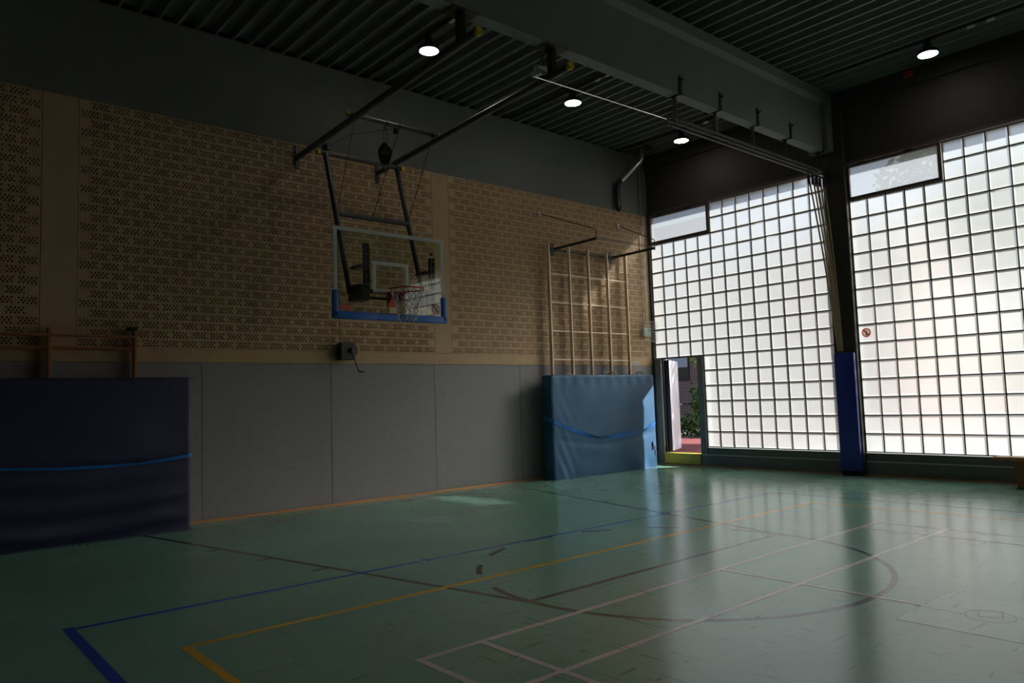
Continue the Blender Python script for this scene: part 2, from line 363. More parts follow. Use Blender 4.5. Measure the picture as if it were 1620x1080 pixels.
# ------------------------------------------------------------------ wall_left
WT = BZ+26*BH                              # top of the brickwork 5.384
wl = MB().box(-.35, -.05, RY, 0, 0, RZ+.2).build('wall_left', 'fleece', label='long side wall of perforated tan bricks above grey felt panels', **ST)
MB().box(-.05, 0, RY, -.0, WT, RZ).build('upper_wall', 'concrete', wl)
MB().box(-.05, 0, RY, -.0, 2.11, BZ-.002).build('plain_band', 'tan', wl)
for a, b in ((-11.40, -11.01), (-5.745, -5.395)):
    MB().rbox(-.05, .0, a+.003, b-.003, BZ, WT, .003).build('plain_pilaster', 'tan', wl)
def brick_mesh():
    mb = MB(); L, H, D = BL-.0022, BH-.0022, .045; cw, chh, R = .0425, .0295, .0132
    W2, H2 = 2.5*cw, 1.5*chh
    def q(y0, y1, z0, z1): mb.add([(0, y0, z0), (0, y1, z0), (0, y1, z1), (0, y0, z1)], [(0, 1, 2, 3)])
    q(-L/2, L/2, -H/2, -H2); q(-L/2, L/2, H2, H/2); q(-L/2, -W2, -H2, H2); q(W2, L/2, -H2, H2)
    for row, k in ((-1, 5), (0, 4), (1, 5)):
        zc = row*chh
        for i in range(k):
            yc = (i-(k-1)/2)*cw
            c4 = [(0, yc+a*cw/2, zc+b*chh/2) for a, b in ((1, 1), (-1, 1), (-1, -1), (1, -1))]
            h6 = [(0, yc+R*math.cos(t*math.pi/3), zc+R*math.sin(t*math.pi/3)) for t in range(6)]
            h6b = [(-.044, y, z) for _, y, z in h6]
            # corners 0..3, hole rim 4..9, hole bottom 10..15 (the fleece behind the brick)
            mb.add(c4+h6+h6b, [(0, 1, 6, 5), (1, 2, 8, 7), (1, 7, 6), (2, 3, 9, 8), (3, 0, 4), (3, 4, 9), (0, 5, 4)]+[(4+j, 4+(j+1) % 6, 10+(j+1) % 6, 10+j) for j in range(6)]); mb.cur = 1; mb.add(h6b, [(0, 1, 2, 3, 4, 5)]); mb.cur = 0
    q(-W2, -2*cw, -chh/2, chh/2); q(2*cw, W2, -chh/2, chh/2)
    v = [(x, y, z) for x in (0, -D) for y, z in ((-L/2, -H/2), (L/2, -H/2), (L/2, H/2), (-L/2, H/2))]
    mb.add(v, [(0, 4, 5, 1), (1, 5, 6, 2), (2, 6, 7, 3), (3, 7, 4, 0)])
    return mb
BR = brick_mesh()
bme = BR.build('brick', ('brick', 'fleece'), wl); bmesh_data = bme.data; bpy.data.objects.remove(bme)
slots = []; plain = MB()
def px(p):
    d = Vector(p)-CAM; z = d.dot(fw); return (810+FPX*d.dot(rt)/z, 540-FPX*d.dot(up)/z, z) if z > .1 else (-999, -999, .1)
for y1, n, full_left in ((-11.40, 14, False), (-5.745, 22, False), (-.13, 22, False)):
    for k in range(26):
        z = BZ+(k+.5)*BH; half = k % 2 == 1
        cnt = n-1 if half else n
        for i in range(cnt):
            slots.append((y1-BL*(i+.5)-(BL/2 if half else 0), z))
        if half:
            for a in (y1-BL/2, y1-BL*n):
                plain.box(-.045, 0, a+.0011, a+BL/2-.0011, z-BH/2+.0011, z+BH/2-.0011)
seen = []
for y, z in slots:
    u, v, d = px((0, y, z)); seen.append(((0 if (-15 < u < 1635 and -15 < v < 1095) else 1000)+d, y, z))
seen.sort()
rest = MB()
for i, (d, y, z) in enumerate(seen):
    if i < 300: share(bmesh_data, 'brick', wl, (0, y, z))
    else:
        o_ = len(rest.v); rest.v += [(a, b+y, c+z) for a, b, c in BR.v]; rest.f += [tuple(j+o_ for j in f) for f in BR.f]; rest.m += BR.m
rest.build('far_bricks', ('brick', 'fleece'), wl, kind='stuff')
plain.build('plain_half_bricks', 'brick', wl, kind='stuff')
MB().box(-.05, -.002, -.13, 0, BZ, WT).build('corner_strip', 'tan', wl)
py = -13.305
seams = [-15, -13.31, -11.425, -9.54, -7.657, -5.775, -3.885, -2.0, -.06]
for a, b in zip(seams, seams[1:]):
    MB().rbox(-.045, .0, a+.0018, b-.0018, .035, 2.105, .004).build('impact_panel', 'carpet', wl)
MB().box(0, .022, RY, -.02, 0, .034).build('baseboard_left', 'wood', label='thin orange wooden skirting below the grey panels', **ST)

# ------------------------------------------------------------------ the window wall
BC, BRH, B0, GZ = .305, .31, .06, .40      # block pitch across and up, first column, sill height
TOP = GZ+16*BRH
wf = MB().box(-.05, RX, 0, .16, TOP+.03, RZ+.2).build('wall_front', 'fascia', label='dark fascia above the glass block windows', **ST)
MB().box(0, RX, -.06, 0, 6.42, RZ).build('upper_fascia_beam', 'fascia', wf)
MB().box(0, RX, -.03, 0, TOP+.03, TOP+.08).build('head_trim', 'frame', wf)
MB().box(-.35, RX+.2, .16, .34, 5.46, 5.62).build('eaves', 'concrete', wf)
MB().box(-.05, .2, 0, .16, 0, GZ-.02).build('plinth', 'plinth', wf)
MB().box(1.128, RX, 0, .16, 0, GZ-.02).build('plinth', 'plinth', wf)
MB().rbox(1.128, RX, -.03, 0, .225, .25, .006).build('sill_ledge', 'ledge', wf)
MB().box(1.128, RX, -.028, 0, .02, .225).build('plinth_board', 'plinth', wf)
MB().box(.03, .2, -.028, 0, .02, .25).build('plinth_board', 'plinth', wf)
MB().box(.02, 26.0, -.055, -.03, 0, .022).build('baseboard_front', 'wood', label='thin orange wooden skirting below the window sill', **ST)
DX0, DX1, DZ1 = .2, 1.128, 2.235
def block_mesh():
    mb = MB(); a, h, q = (BC-.018)/2, (BRH-.018)/2, .024; dp = .034
    v = [(-a, .012, -h), (a, .012, -h), (a, .012, h), (-a, .012, h)]+[(-a+q, 0, -h+q), (a-q, 0, -h+q), (a-q, 0, h-q), (-a+q, 0, h-q)]
    mb.add(v, [(7, 6, 5, 4), (4, 5, 1, 0), (5, 6, 2, 1), (6, 7, 3, 2), (7, 4, 0, 3)])
    mb.cur = 1
    b = [(-a, .012, -h), (a, .012, -h), (a, .012, h), (-a, .012, h), (-a, dp, -h), (a, dp, -h), (a, dp, h), (-a, dp, h)]
    mb.add(b, [(0, 4, 5, 1), (1, 5, 6, 2), (2, 6, 7, 3), (3, 7, 4, 0), (4, 7, 6, 5)])
    return mb
BK = block_mesh(); t0 = BK.build('glass_block', ('glassblock', 'blockback')); blk = t0.data; bpy.data.objects.remove(t0)
for bay in range(3):
    x0 = B0+bay*BAY-(.045 if bay else 0); xs = [x0+c*BC for c in range(14)]
    win = MB()
    # joint grid: full vertical bars and short horizontal bars, skipping hopper window and door
    def solid(c, r):
        if r >= 14 and c < 5 and bay < 2: return False
        if bay == 0 and r < 6 and c < 4: return False
        return True
    for c in range(14):
        for r in range(16):
            if (c < 13 and solid(c, r)) or (c > 0 and solid(c-1, r)):
                win.box(xs[c]-.0085, xs[c]+.0085, .007, .04, GZ+r*BRH-.0085, GZ+(r+1)*BRH+.0085)
    for c in range(13):
        for r in range(17):
            if (r < 16 and solid(c, r)) or (r > 0 and solid(c, r-1)):
                win.box(xs[c]+.0085, xs[c+1]-.0085, .007, .04, GZ+r*BRH-.0085, GZ+r*BRH+.0085)
    w_ = win.build('window_%d' % (bay+1), 'mortar', label=('bright glass block window above and beside the open door', 'bright glass block window on the far side of the blue padded pillar', 'glass block window further along the hall')[min(bay, 2)], **ST)
    rest = MB()
    for c in range(13):
        for r in range(16):
            if not solid(c, r): continue
            p = (xs[c]+BC/2, .004, GZ+(r+.5)*BRH)
            if bay == 0 or (bay == 1 and c < 9): share(blk, 'glass_block', w_, p)
            else:
                o = len(rest.v); rest.v += [(a+p[0], b+p[1], d+p[2]) for a, b, d in BK.v]; rest.f += [tuple(i+o for i in f) for f in BK.f]; rest.m += BK.m
    if rest.v: rest.build('glass_blocks_beyond', ('glassblock', 'blockback'), w_, kind='stuff')
    # hopper window over the first five columns
    if bay < 2:
        hx0, hx1, hz0, hz1 = xs[0]-.01, xs[5]-.02, GZ+14*BRH+.015, TOP+.01
        fr = MB(); 
        fr.box(hx0, hx1, -.02, .06, hz0, hz0+.045).box(hx0, hx1, -.02, .06, hz1-.04, hz1).box(hx0, hx0+.045, -.02, .06, hz0+.045, hz1-.04).box(hx1-.045, hx1, -.02, .06, hz0+.045, hz1-.04)
        hw = fr.build('hopper_frame', 'frame', w_)
        MB().box(hx0+.04, hx1-.04, .02, .026, hz0+.04, hz1-.035).build('frosted_pane', 'pane', w_)
        for hx in (hx0+.2, hx1-.55): MB().rbox(hx, hx+.14, -.035, -.02, hz1-.02, hz1+.012, .004).build('hinge', 'blackmet', w_)
    # pillar at the end of the bay
    if bay < 3:
        pxl = xs[13]+.013; pxr = B0+(bay+1)*BAY-.045-.013
        pl = MB().rbox(pxl, pxr, -.09, .16, 0, 6.42, .012).build('pillar_%d' % (bay+1), 'fascia', label='dark hall pillar between two glass block windows', **ST)
        if bay == 0: PIL = (pxl, pxr)
MB().box(-.05, B0-.0125, -.03, .16, .25, TOP+.08).build('trim_1', 'frame', label='dark upright trim in the hall corner', **ST)
MB().box(13.35, RX, 0, .16, GZ-.02, TOP+.03).build('solid_wall', 'wall', wf)

# ------------------------------------------------------------------ roof
deck = MB(); y = RY; prof = []
pit = .245
while y < 0:
    prof += [(y, RZ), (y+.035, RZ), (y+.075, RZ+.09), (y+pit-.04, RZ+.09)]; y += pit
prof = [(min(a, 0.), b) for a, b in prof]
v = [(x, a, b) for x in (-.05, RX) for a, b in prof]; k = len(prof)
deck.add(v, [(i, i+1, k+i+1, k+i) for i in range(k-1)])
deck.box(-.05, RX, RY, 0, RZ+.125, RZ+.2)
deck.build('ceiling', 'deck', label='dark ribbed steel deck ceiling', **ST)
for b in range(5):
    ox = b*BAY
    poly = [(4.0+ox, 5.66), (4.18+ox, 5.66), (4.18+ox, 6.49), (4.272+ox, 6.54), (4.272+ox, RZ), (3.908+ox, RZ), (3.908+ox, 6.54), (4.0+ox, 6.49)]
    bm_ = MB().prism(poly, RY, -.3, 'y')
    bm_.prism([(3.98+ox, 5.66), (4.272+ox, 5.66), (4.272+ox, RZ), (3.908+ox, RZ), (3.908+ox, 5.66)], -.3, -.0, 'y')
    bm_.build('roof_beam', 'beam', label='deep precast concrete roof beam running to a pillar', **ST)
MB().box(0, RX, RY-.3, RY, 0, RZ+.2).build('wall_rear', 'wall', label='plain long wall facing the windows', **ST)
MB().box(RX, RX+.3, RY, 0, 0, RZ+.2).build('wall_right', 'wall', label='plain end wall of the hall', **ST)

# ------------------------------------------------------------------ door
dr = thing('door_1', (DX0, 0, .25), 'open white outward door in a grey green frame', None, kind='structure')
MB().box(B0-.0125, DX0, -.028, .12, .25, GZ+6*BRH-.0125).build('door_jamb', 'doorframe', dr)
MB().box(DX1, xs[0]*0+B0+4*BC-.0125, -.028, .12, .25, GZ+6*BRH-.0125).build('door_jamb', 'doorframe', dr)
MB().box(DX0, DX1, -.02, .12, DZ1, GZ+6*BRH-.0125).build('door_head', 'frame', dr)
MB().box(DX0-.005, DX0+.02, .03, .14, .25, DZ1).build('door_rebate', 'blackmet', dr)
MB().box(DX1-.02, DX1+.005, .03, .14, .25, DZ1).build('door_rebate', 'blackmet', dr)
MB().rbox(DX0+.0, DX1-.02, -.035, .16, .03, .25, .008).build('yellow_step', 'yellowstep', dr, label='yellow painted step')
lf = thing('leaf', (.05, .10, .02), None, None); lf.parent = dr
ang = math.radians(114); lf.rotation_euler.z = ang
def local(mb, name, mat, par):
    o = mb.build(name, mat); o.parent = par; return o
lw = .90
leaf_obj = local(MB().rbox(0, lw, -.025, .025, 0, DZ1-.29, .006), 'leaf_panel', 'leafwhite', dr)
leaf_obj.location = (.05, .13, .02); leaf_obj.rotation_euler.z = ang
bpy.data.objects.remove(lf)
lp = MB(); lp.rbox(lw-.085, lw-.035, -.034, -.025, .80, 1.06, .003)
o = local(lp, 'lock_plate', 'plate', leaf_obj)
hd = MB().tube([(lw-.06, -.034, .98), (lw-.06, -.085, .98), (lw-.19, -.085, .98)], .011, 8)
local(hd, 'door_handle', 'steel', leaf_obj)
local(MB().box(-.03, .0, -.045, .03, 0, DZ1-.29), 'leaf_edge', 'grey', leaf_obj)
MB().rbox(DX0-.05, DX0+.0, .14, .2, .25, DZ1, .005).build('outer_jamb', 'leafwhite', dr)

# ------------------------------------------------------------------ outside
MB().box(-30, 1.25, .16, 40, -.02, .17).build('ground_outside', 'tartan', label='red sports ground outside the door', **ST)
MB().box(1.25, 60, .16, 40, -.02, .165).build('added_ground', 'added_paving', label='unseen grey ground added to keep red bounce off the windows', **ST)  # out of view, added in place of red ground to cut pink bounce light
def leaves(mb, c, rad, n, size, seed, hollow=.2):
    rnd = random.Random(seed)
    for _ in range(n):
        while True:
            d = Vector((rnd.uniform(-1, 1), rnd.uniform(-1, 1), rnd.uniform(-1, 1)))
            if hollow < d.length < 1 and noise.noise(Vector(c)+d*2.2) > -.25: break
        p = Vector(c)+Vector((d.x*rad[0], d.y*rad[1], d.z*rad[2]))
        a = Vector((rnd.gauss(0, 1), rnd.gauss(0, 1), rnd.gauss(0, 1)-.6)).normalized(); b = a.orthogonal().normalized()
        b.rotate(Matrix.Rotation(rnd.uniform(0, 6.28), 3, a)); s = size*rnd.uniform(.6, 1.3)
        mb.add([p, p+a*s*.5+b*s*.28, p+a*s, p+a*s*.5-b*s*.28], [(0, 1, 2, 3)])
    return mb
bl = thing('brick_building', (-9.5, 16, .17), 'red brick building with a pale shuttered window behind the shrubs', 'building')
MB().box(-22, -3, 14, 20, .17, 9).build('wall', 'bgbrick', bl)
wn_ = MB().box(-11.6, -9.2, 13.95, 14, 2.05, 4.6).build('window', 'darkglass', bl)
MB().box(-11.55, -9.25, 13.91, 13.95, 2.62, 4.55).build('shutter', 'shutter', wn_)
MB().box(-22, -3, 13.9, 14, 1.05, 1.17).build('string_course', 'bgbrick', bl)
def shrub(c, rad, n, size, seed, mat, label):
    t = thing('shrub', (c[0], c[1], .195), label, 'shrub', 'shrubs outside the door')
    leaves(MB(), c, rad, n, size, seed).build('foliage', mat, t)
    st = MB(); rnd = random.Random(seed)
    for _ in range(5):
        a = rnd.uniform(0, 6.28); st.tube([(c[0], c[1], .195), (c[0]+.25*rad[0]*math.cos(a), c[1]+.25*rad[1]*math.sin(a), c[2]*.7), (c[0]+.6*rad[0]*math.cos(a), c[1]+.6*rad[1]*math.sin(a), c[2]+.5*rad[2])], [.02, .015, .006], 6)
    st.build('stems', 'bark', t)
shrub((-3.45, 7.1, 1.15), (.6, .5, .75), 700, .15, 3, 'leaf', 'bright leafy shrub catching the sun outside the door')
shrub((-3.3, 6.1, .55), (1.3, .45, .34), 900, .12, 4, 'leaf2', 'low dark hedge shrub at the edge of the red ground')
shrub((-4.9, 9.0, 1.35), (.55, .6, 1.1), 450, .18, 5, 'leaf2', 'tall dark shrub in front of the brick building')
MB().box(-12, 1.2, 5.6, 10, .17, .19).build('planting_bed', 'soil', label='dark soil bed below the shrubs', cat='planting bed')
tr = thing('tree', (3.7, 8.8, .17), 'leafy tree whose branches shade the outer door', 'tree')
tm = MB().tube([(3.7, 8.8, .17), (3.65, 8.7, 2.2), (3.7, 8.3, 4.2), (3.9, 8.1, 6.2)], [.2, .17, .12, .05], 10)
tm.tube([(3.7, 8.3, 4.2), (2.9, 6.3, 4.7), (2.3, 4.3, 4.5)], [.09, .05, .015], 8); tm.tube([(3.55, 8.4, 3.4), (4.2, 8.9, 5.6)], [.1, .03], 8)
tm.tube([(2.9, 6.3, 4.7), (0.2, 6.4, 4.4), (-3, 6.2, 3.3)], [.045, .03, .012], 8)
tm.build('trunk', 'bark', tr, smooth=True)
lv = MB(); leaves(lv, (2.25, 4.25, 4.3), (.9, .7, 1.0), 620, .17, 11, .0); leaves(lv, (3.55, 8.2, 6.2), (2.0, 2.1, 2.0), 3600, .23, 12); leaves(lv, (-2.95, 5.9, 3.0), (.5, .5, .7), 200, .15, 13, 0)
lv.build('crown', 'leaf', tr)

# ------------------------------------------------------------------ basketball goal
hp = thing('basketball_goal', (0, KC-.05, 5.2), 'wall mounted basketball goal with clear board on a folding steel frame', 'basketball hoop')
YL, YR = -8.16, -6.80
for yy in (YL, YR):
    pp = MB().tube([(.02, yy, 5.17), (4.36, yy, 5.34)], .045, 14).build('support_pipe', 'pipe', hp, smooth=True)
    MB().rbox(.0, .022, yy-.035, yy+.035, 5.0, 5.34, .006).build('wall_plate', 'pipe', pp)
    MB().tube([(4.355, yy, 5.34), (4.40, yy, 5.342)], .05, 14).build('end_cap', 'yplast', pp, smooth=True)
    hg = MB().rbox(4.03, 4.12, yy-.04, yy+.04, 5.30, 5.645, .006).build('hanger_post', 'blackmet', hp)
    MB().rbox(3.98, 4.20, yy-.17, yy+.17, 5.645, 5.66, .004).build('hanger_plate', 'blackmet', hg)
cp = MB().tube([(1.66, YL-.03, 5.305), (1.66, YR+.03, 5.305)], .03, 12).build('upper_cross_pipe', 'pipe', hp, smooth=True)
for yy, s in ((YL, -1), (YR, 1)):
    MB().tube([(1.66, yy+s*.03, 5.305), (1.66, yy+s*.075, 5.305)], .034, 12).build('end_cap', 'yplast', cp, smooth=True)
for yy in (-7.62, -7.42, -6.88): MB().tube([(1.66, yy-.012, 5.305), (1.66, yy+.012, 5.305)], .038, 12).build('pipe_clamp', 'blackmet', cp, smooth=True)
MB().tube([(.57, -8.06, 5.12), (.57, -6.72, 5.12)], .036, 12).build('pivot_pipe', 'pipe', hp, smooth=True)
for yy, s in ((-8.07, -1), (-6.71, 1)):
    MB().tube([(.57, yy, 5.11), (.57, yy+s*.05, 5.11)], .04, 12).build('end_cap', 'yplast', hp, smooth=True)
for yy in (-7.99, -6.79):
    MB().tube([(.57, yy, 5.12), (1.24, yy, 2.98)], .038, 12).build('swing_arm', 'pipe', hp, smooth=True)
MB().tube([(.865, -7.99, 4.17), (.865, -6.79, 4.17)], .036, 12).build('mid_cross_pipe', 'pipe', hp, smooth=True)
XB, B_W, B_T, B_B = 1.48, 1.755, 3.832, 2.655
yb0, yb1 = KC-.055-B_W/2, KC-.055+B_W/2
bd = MB().rbox(XB-.012, XB, yb0, yb1, B_B, B_T, .002).build('backboard', 'board', hp)
bw = MB(); t = .052; e = XB+.0015
bw.box(XB, e, yb0, yb1, B_T-t, B_T).box(XB, e, yb0, yb0+t, B_B, B_T-t).box(XB, e, yb1-t, yb1, B_B, B_T-t)
bw.build('border_line', 'boardwhite', bd)
tg = MB(); ya, yb = KC-.055-.30, KC-.055+.27; za, zb = 2.99, 3.42; t2 = .05
tg.box(XB, e, ya, yb, zb-t2, zb).box(XB, e, ya, ya+t2, za, zb-t2).box(XB, e, yb-t2, yb, za, zb-t2).box(XB, e, ya+t2, yb-t2, za, za+t2)
tg.build('target_rectangle', 'boardwhite', bd)
for yy, zt in ((-7.83, 3.66), (-6.76, 3.56)):       # slotted rails behind the glass
    r_ = MB(); r_.box(XB-.10, XB-.04, yy-.038, yy-.018, 2.98, zt).box(XB-.10, XB-.04, yy+.018, yy+.038, 2.98, zt)
    for q in range(7): r_.box(XB-.095, XB-.045, yy-.018, yy+.018, 3.0+q*.1, 3.03+q*.1)
    r_.build('mounting_rail', 'pipe', hp); MB().box(1.13, XB-.07, yy-.10, yy, 3.33, 3.37).build('rail_link', 'pipe', hp)
    MB().rbox(1.14, XB-.03, yy-.14, yy+.03, 2.88, 3.10, .01).build('gusset', 'pipe', hp)
for zz, r in ((3.02, .03), (2.92, .022)): MB().tube([(XB-.09, -7.93, zz), (XB-.09, -6.72, zz)], r, 12).build('board_stay', 'pipe', hp, smooth=True)
# padding: U of blue foam along the lower edge, open under the rim bracket
pd = MB(); pt = .075; x0, x1 = XB-.035, XB+.03
pd.rbox(x0, x1, yb0-.025, yb0+pt-.02, B_B-.03, B_B+.33, .018, 2); pd.rbox(x0, x1, yb1-pt+.02, yb1+.025, B_B-.03, B_B+.33, .018, 2)
pd.rbox(x0, x1, yb0-.025, KC-.30, B_B-.05, B_B+.055, .018, 2); pd.rbox(x0, x1, KC+.06, yb1+.025, B_B-.05, B_B+.055, .018, 2)
pd.rbox(x0, x1-.02, KC-.33, KC+.08, B_B-.045, B_B+.05, .012, 1)
pd.build('edge_padding', 'boardpad', bd, smooth=True)
RC = (XB+.37, KC-.055, 3.0); RR = .222
rm = MB().tube(arc(RC, RR, 0, 2*math.pi, 36)[:-1], .0105, 8, closed=True).build('rim', 'rim', hp, smooth=True)
rb = MB(); rb.rbox(XB+.002, XB+.028, RC[1]-.09, RC[1]+.09, 2.80, 3.01, .008); rb.rbox(XB+.02, XB+.16, RC[1]-.085, RC[1]+.085, 2.985, 3.005, .006)
for s in (-1, 1): rb.prism([(XB+.02, 2.83), (XB+.20, 2.985), (XB+.02, 2.985)], RC[1]+s*.075-.006, RC[1]+s*.075+.006, 'y')
rb.build('rim_bracket', 'rim', rm)
MB().rbox(XB+.002, XB+.03, RC[1]-.075, RC[1]+.075, B_B+.055, 2.798, .006).build('bracket_block', 'birch', hp)
nm = MB(); NB = 12
rings = [(0, RR), (.10, .185), (.19, .155), (.28, .135), (.37, .125), (.42, .125)]
def rp(i, a):
    return (RC[0]+rings[i][1]*math.cos(a), RC[1]+rings[i][1]*math.sin(a), RC[2]-.012-rings[i][0])
for b in range(NB):
    for s in (-1, 1):
        nm.tube([rp(i, 2*math.pi*(b+s*.5*i)/NB) for i in range(len(rings))], .0045, 4)
nm.build('net', 'net', rm)
cb = MB()
for a, b in (((1.66, YL+.05, 5.28), (.875, -7.97, 4.20)), ((1.66, YR-.06, 5.28), (.875, -6.80, 4.20)), ((1.66, -7.42, 5.27), (.875, -7.40, 4.20))):
    MB().tube([a, b], .005, 5).build('stay_cable', 'blackmet', hp)
MB().tube([(1.66, -7.42, 5.28), (.9, -7.75, 5.35), (.06, -7.70, 5.40), (.045, -7.55, 4.2), (.045, -7.52, 2.45)], .004, 5).build('winch_cable', 'blackmet', hp)
MB().rbox(.0, .09, -7.72, -7.66, 5.36, 5.46, .008).build('pulley_block', 'blackmet', hp)
MB().rbox(1.62, 1.70, -7.50, -7.44, 5.19, 5.27, .01).build('pulley_block', 'blackmet', hp)
# stickers on the board
sg = MB(); sy, sz = yb1-.155, B_B+.155
sg2 = MB().add([(XB+.002, sy+.068*math.cos(a*math.pi/12), sz+.068*math.sin(a*math.pi/12)) for a in range(24)], [tuple(range(24))]).build('no_hanging_sticker', 'stickwhite', bd, label='round red ringed prohibition sticker')
ri = MB(); a_, b_ = arc((XB+.003, sy, sz), .058, 0, 2*math.pi, 24, 'yz'), arc((XB+.003, sy, sz), .070, 0, 2*math.pi, 24, 'yz')
ri.add(a_+b_, [(i, 25+i, 26+i, i+1) for i in range(24)])
q = .045; ri.add([(XB+.0031, sy-q-.006, sz+q-.006), (XB+.0031, sy+q-.006, sz-q-.006), (XB+.0031, sy+q+.006, sz-q+.006), (XB+.0031, sy-q+.006, sz+q+.006)], [(0, 1, 2, 3)])
ri.build('red_ring', 'signred', sg2)
fg = MB(); fg.box(XB+.0022, XB+.0028, sy-.008, sy+.010, sz-.045, sz+.02); fg.box(XB+.0022, XB+.0028, sy-.004, sy+.006, sz+.024, sz+.042); fg.build('figure_print', 'signdark', sg2)
tx = MB()
for k in range(3): tx.box(XB+.0005, XB+.002, yb0+.065, yb0+.255-.02*(k == 0), B_B+.068+k*.028, B_B+.088+k*.028)
tx.build('red_text_sticker', 'stickred', bd, label='red sticker with lines of small print')
# fall arrester hanging from the upper cross pipe
fa = thing('fall_arrester', (1.66, -7.65, 4.72), 'black teardrop fall arrest reel hanging from the goal pipe by a carabiner', 'safety reel')
prof = [(0, -.165), (.05, -.165), (.075, -.11), (.098, 0), (.085, .06), (.03, .13), (0, .135)]
poly = [(p[0], p[1]) for p in prof]+[(-p[0], p[1]) for p in prof[::-1][1:-1]]
rdir = Vector((rt.x, rt.y, 0)).normalized(); nd = Vector((-rdir.y, rdir.x, 0)); c0 = Vector((1.66, -7.65, 4.885))
bmb = MB(); n = len(poly)
vv = []
for dz, sc in ((-.045, .82), (-.03, 1), (.03, 1), (.045, .82)): vv += [c0+rdir*(a*sc)+Vector((0, 0, b*sc))+nd*dz for a, b in poly]
bmb.add(vv, [tuple(range(n)), tuple(range(3*n, 4*n))[::-1]]+[(j*n+i, (j+1)*n+i, (j+1)*n+(i+1) % n, j*n+(i+1) % n) for j in range(3) for i in range(n)])
bmb.build('reel_body', 'blackmet', fa, smooth=True)
def sticker(a0, a1, z0, z1, mat):
    o_ = c0-nd*.0455; MB().add([o_+rdir*a0+Vector((0, 0, z0)), o_+rdir*a1+Vector((0, 0, z0)), o_+rdir*a1+Vector((0, 0, z1)), o_+rdir*a0+Vector((0, 0, z1))], [(0, 1, 2, 3)]).build('label_print', mat, fa)
sticker(-.005, .055, .055, .075, 'label'); sticker(-.04, .07, .015, .035, 'labelgreen'); sticker(-.05, .06, -.012, -.002, 'label'); sticker(-.045, .055, -.03, -.022, 'label')
cpts = [c0+rdir*(a)+Vector((0, 0, b)) for a, b in ((.0, .12), (.028, .16), (.03, .25), (.012, .33), (-.012, .33), (-.02, .25), (-.016, .16))]
MB().tube(cpts, .006, 6, closed=True).build('carabiner', 'chrome', fa, smooth=True)
MB().tube([c0+Vector((0, 0, .31)), c0+Vector((0, 0, .39))], .008, 6).build('sling', 'blackmet', fa)
MB().tube([c0+Vector((0, 0, -.24)), c0+Vector((0, 0, -.16))], [.009, .014], 8).build('swivel_hook', 'chrome', fa)
# winch
wi = thing('hand_winch', (0, -7.42, 2.13), 'black crank winch box mounted low on the brick wall', 'winch')
MB().rbox(.001, .15, -7.56, -7.31, 2.16, 2.42, .012).build('winch_box', 'grey', wi)
MB().tube([(.15, -7.36, 2.30), (.20, -7.36, 2.30)], .05, 14).build('hub', 'grey', wi, smooth=True)
MB().tube([(.20, -7.40, 2.25), (.21, -7.30, 1.985), (.21, -7.295, 1.975), (.30, -7.27, 1.97)], .011, 8).build('crank_handle', 'blackmet', wi, smooth=True)
MB().prism([(-7.31, 2.20), (-7.275, 2.26), (-7.275, 2.34), (-7.31, 2.40)], .02, .13, 'x').build('side_flange', 'grey', wi)

# ------------------------------------------------------------------ thick mats
def soft_mat(name, y0, y1, z1, x0, x1, mat, label, wr, seed):
    t = thing(name, ((x0+x1)/2, (y0+y1)/2, 0), label, 'gym mat')
    ny, nz, nx = 90, 60, 6; r = .035; mb = MB(); rnd = random.Random(seed)
    idx = {}
    def vert(i, j, k):
        if (i, j, k) in idx: return idx[i, j, k]
        p = Vector((x0+(x1-x0)*i/nx, y0+(y1-y0)*j/ny, z1*k/nz))
        q = Vector((min(max(p.x, x0+r), x1-r), min(max(p.y, y0+r), y1-r), min(max(p.z, .012), z1-r)))
        d = p-q
        if d.length > 1e-6 and p.z > .02: p = q+d.normalized()*min(d.length, r)
        if i == nx or k == nz or j in (0, ny):
            b = wr(j/ny, k/nz)*min(1, 8*min(j/ny, 1-j/ny)+.25)
            if i >= nx-1: p.x += b
            if k == nz: p.z += .004*noise.noise(Vector((j*.25, seed, 0)))
        mb.v.append(tuple(p)); idx[i, j, k] = len(mb.v)-1; return idx[i, j, k]
    def quad(a, b, c, d): mb.f.append((vert(*a), vert(*b), vert(*c), vert(*d))); mb.m.append(0)
    for j in range(ny):
        for k in range(nz):
            quad((nx, j, k), (nx, j+1, k), (nx, j+1, k+1), (nx, j, k+1)); quad((0, j, k), (0, j, k+1), (0, j+1, k+1), (0, j+1, k))
    for i in range(nx):
        for k in range(nz):
            quad((i, 0, k), (i+1, 0, k), (i+1, 0, k+1), (i, 0, k+1)); quad((i, ny, k), (i, ny, k+1), (i+1, ny, k+1), (i+1, ny, k))
        for j in range(ny):
            quad((i, j, nz), (i+1, j, nz), (i+1, j+1, nz), (i, j+1, nz)); quad((i, j, 0), (i, j+1, 0), (i+1, j+1, 0), (i+1, j, 0))
    mb.build('mat_cover', mat, t, smooth=True); return t
def wr_r(a, b):
    h = -.012*math.exp(-((b-.40+.10*math.sin(a*3.1))/.03)**2)                      # dent of the strap
    h += .016*noise.noise(Vector((a*5, b*4.5-a*2, 3)))
    h += .012*max(0, 1-a*4)*math.sin((b*3+a*9)*9)*(1-b)                              # folds near the edge
    h += .014*math.exp(-((b-.04)/.09)**2)*math.sin(a*19+2*math.sin(a*7))
    h += .006*math.exp(-((b-.96)/.06)**2)*math.sin(a*60)
    return h+.02*math.sin(math.pi*a)*math.sin(math.pi*b)
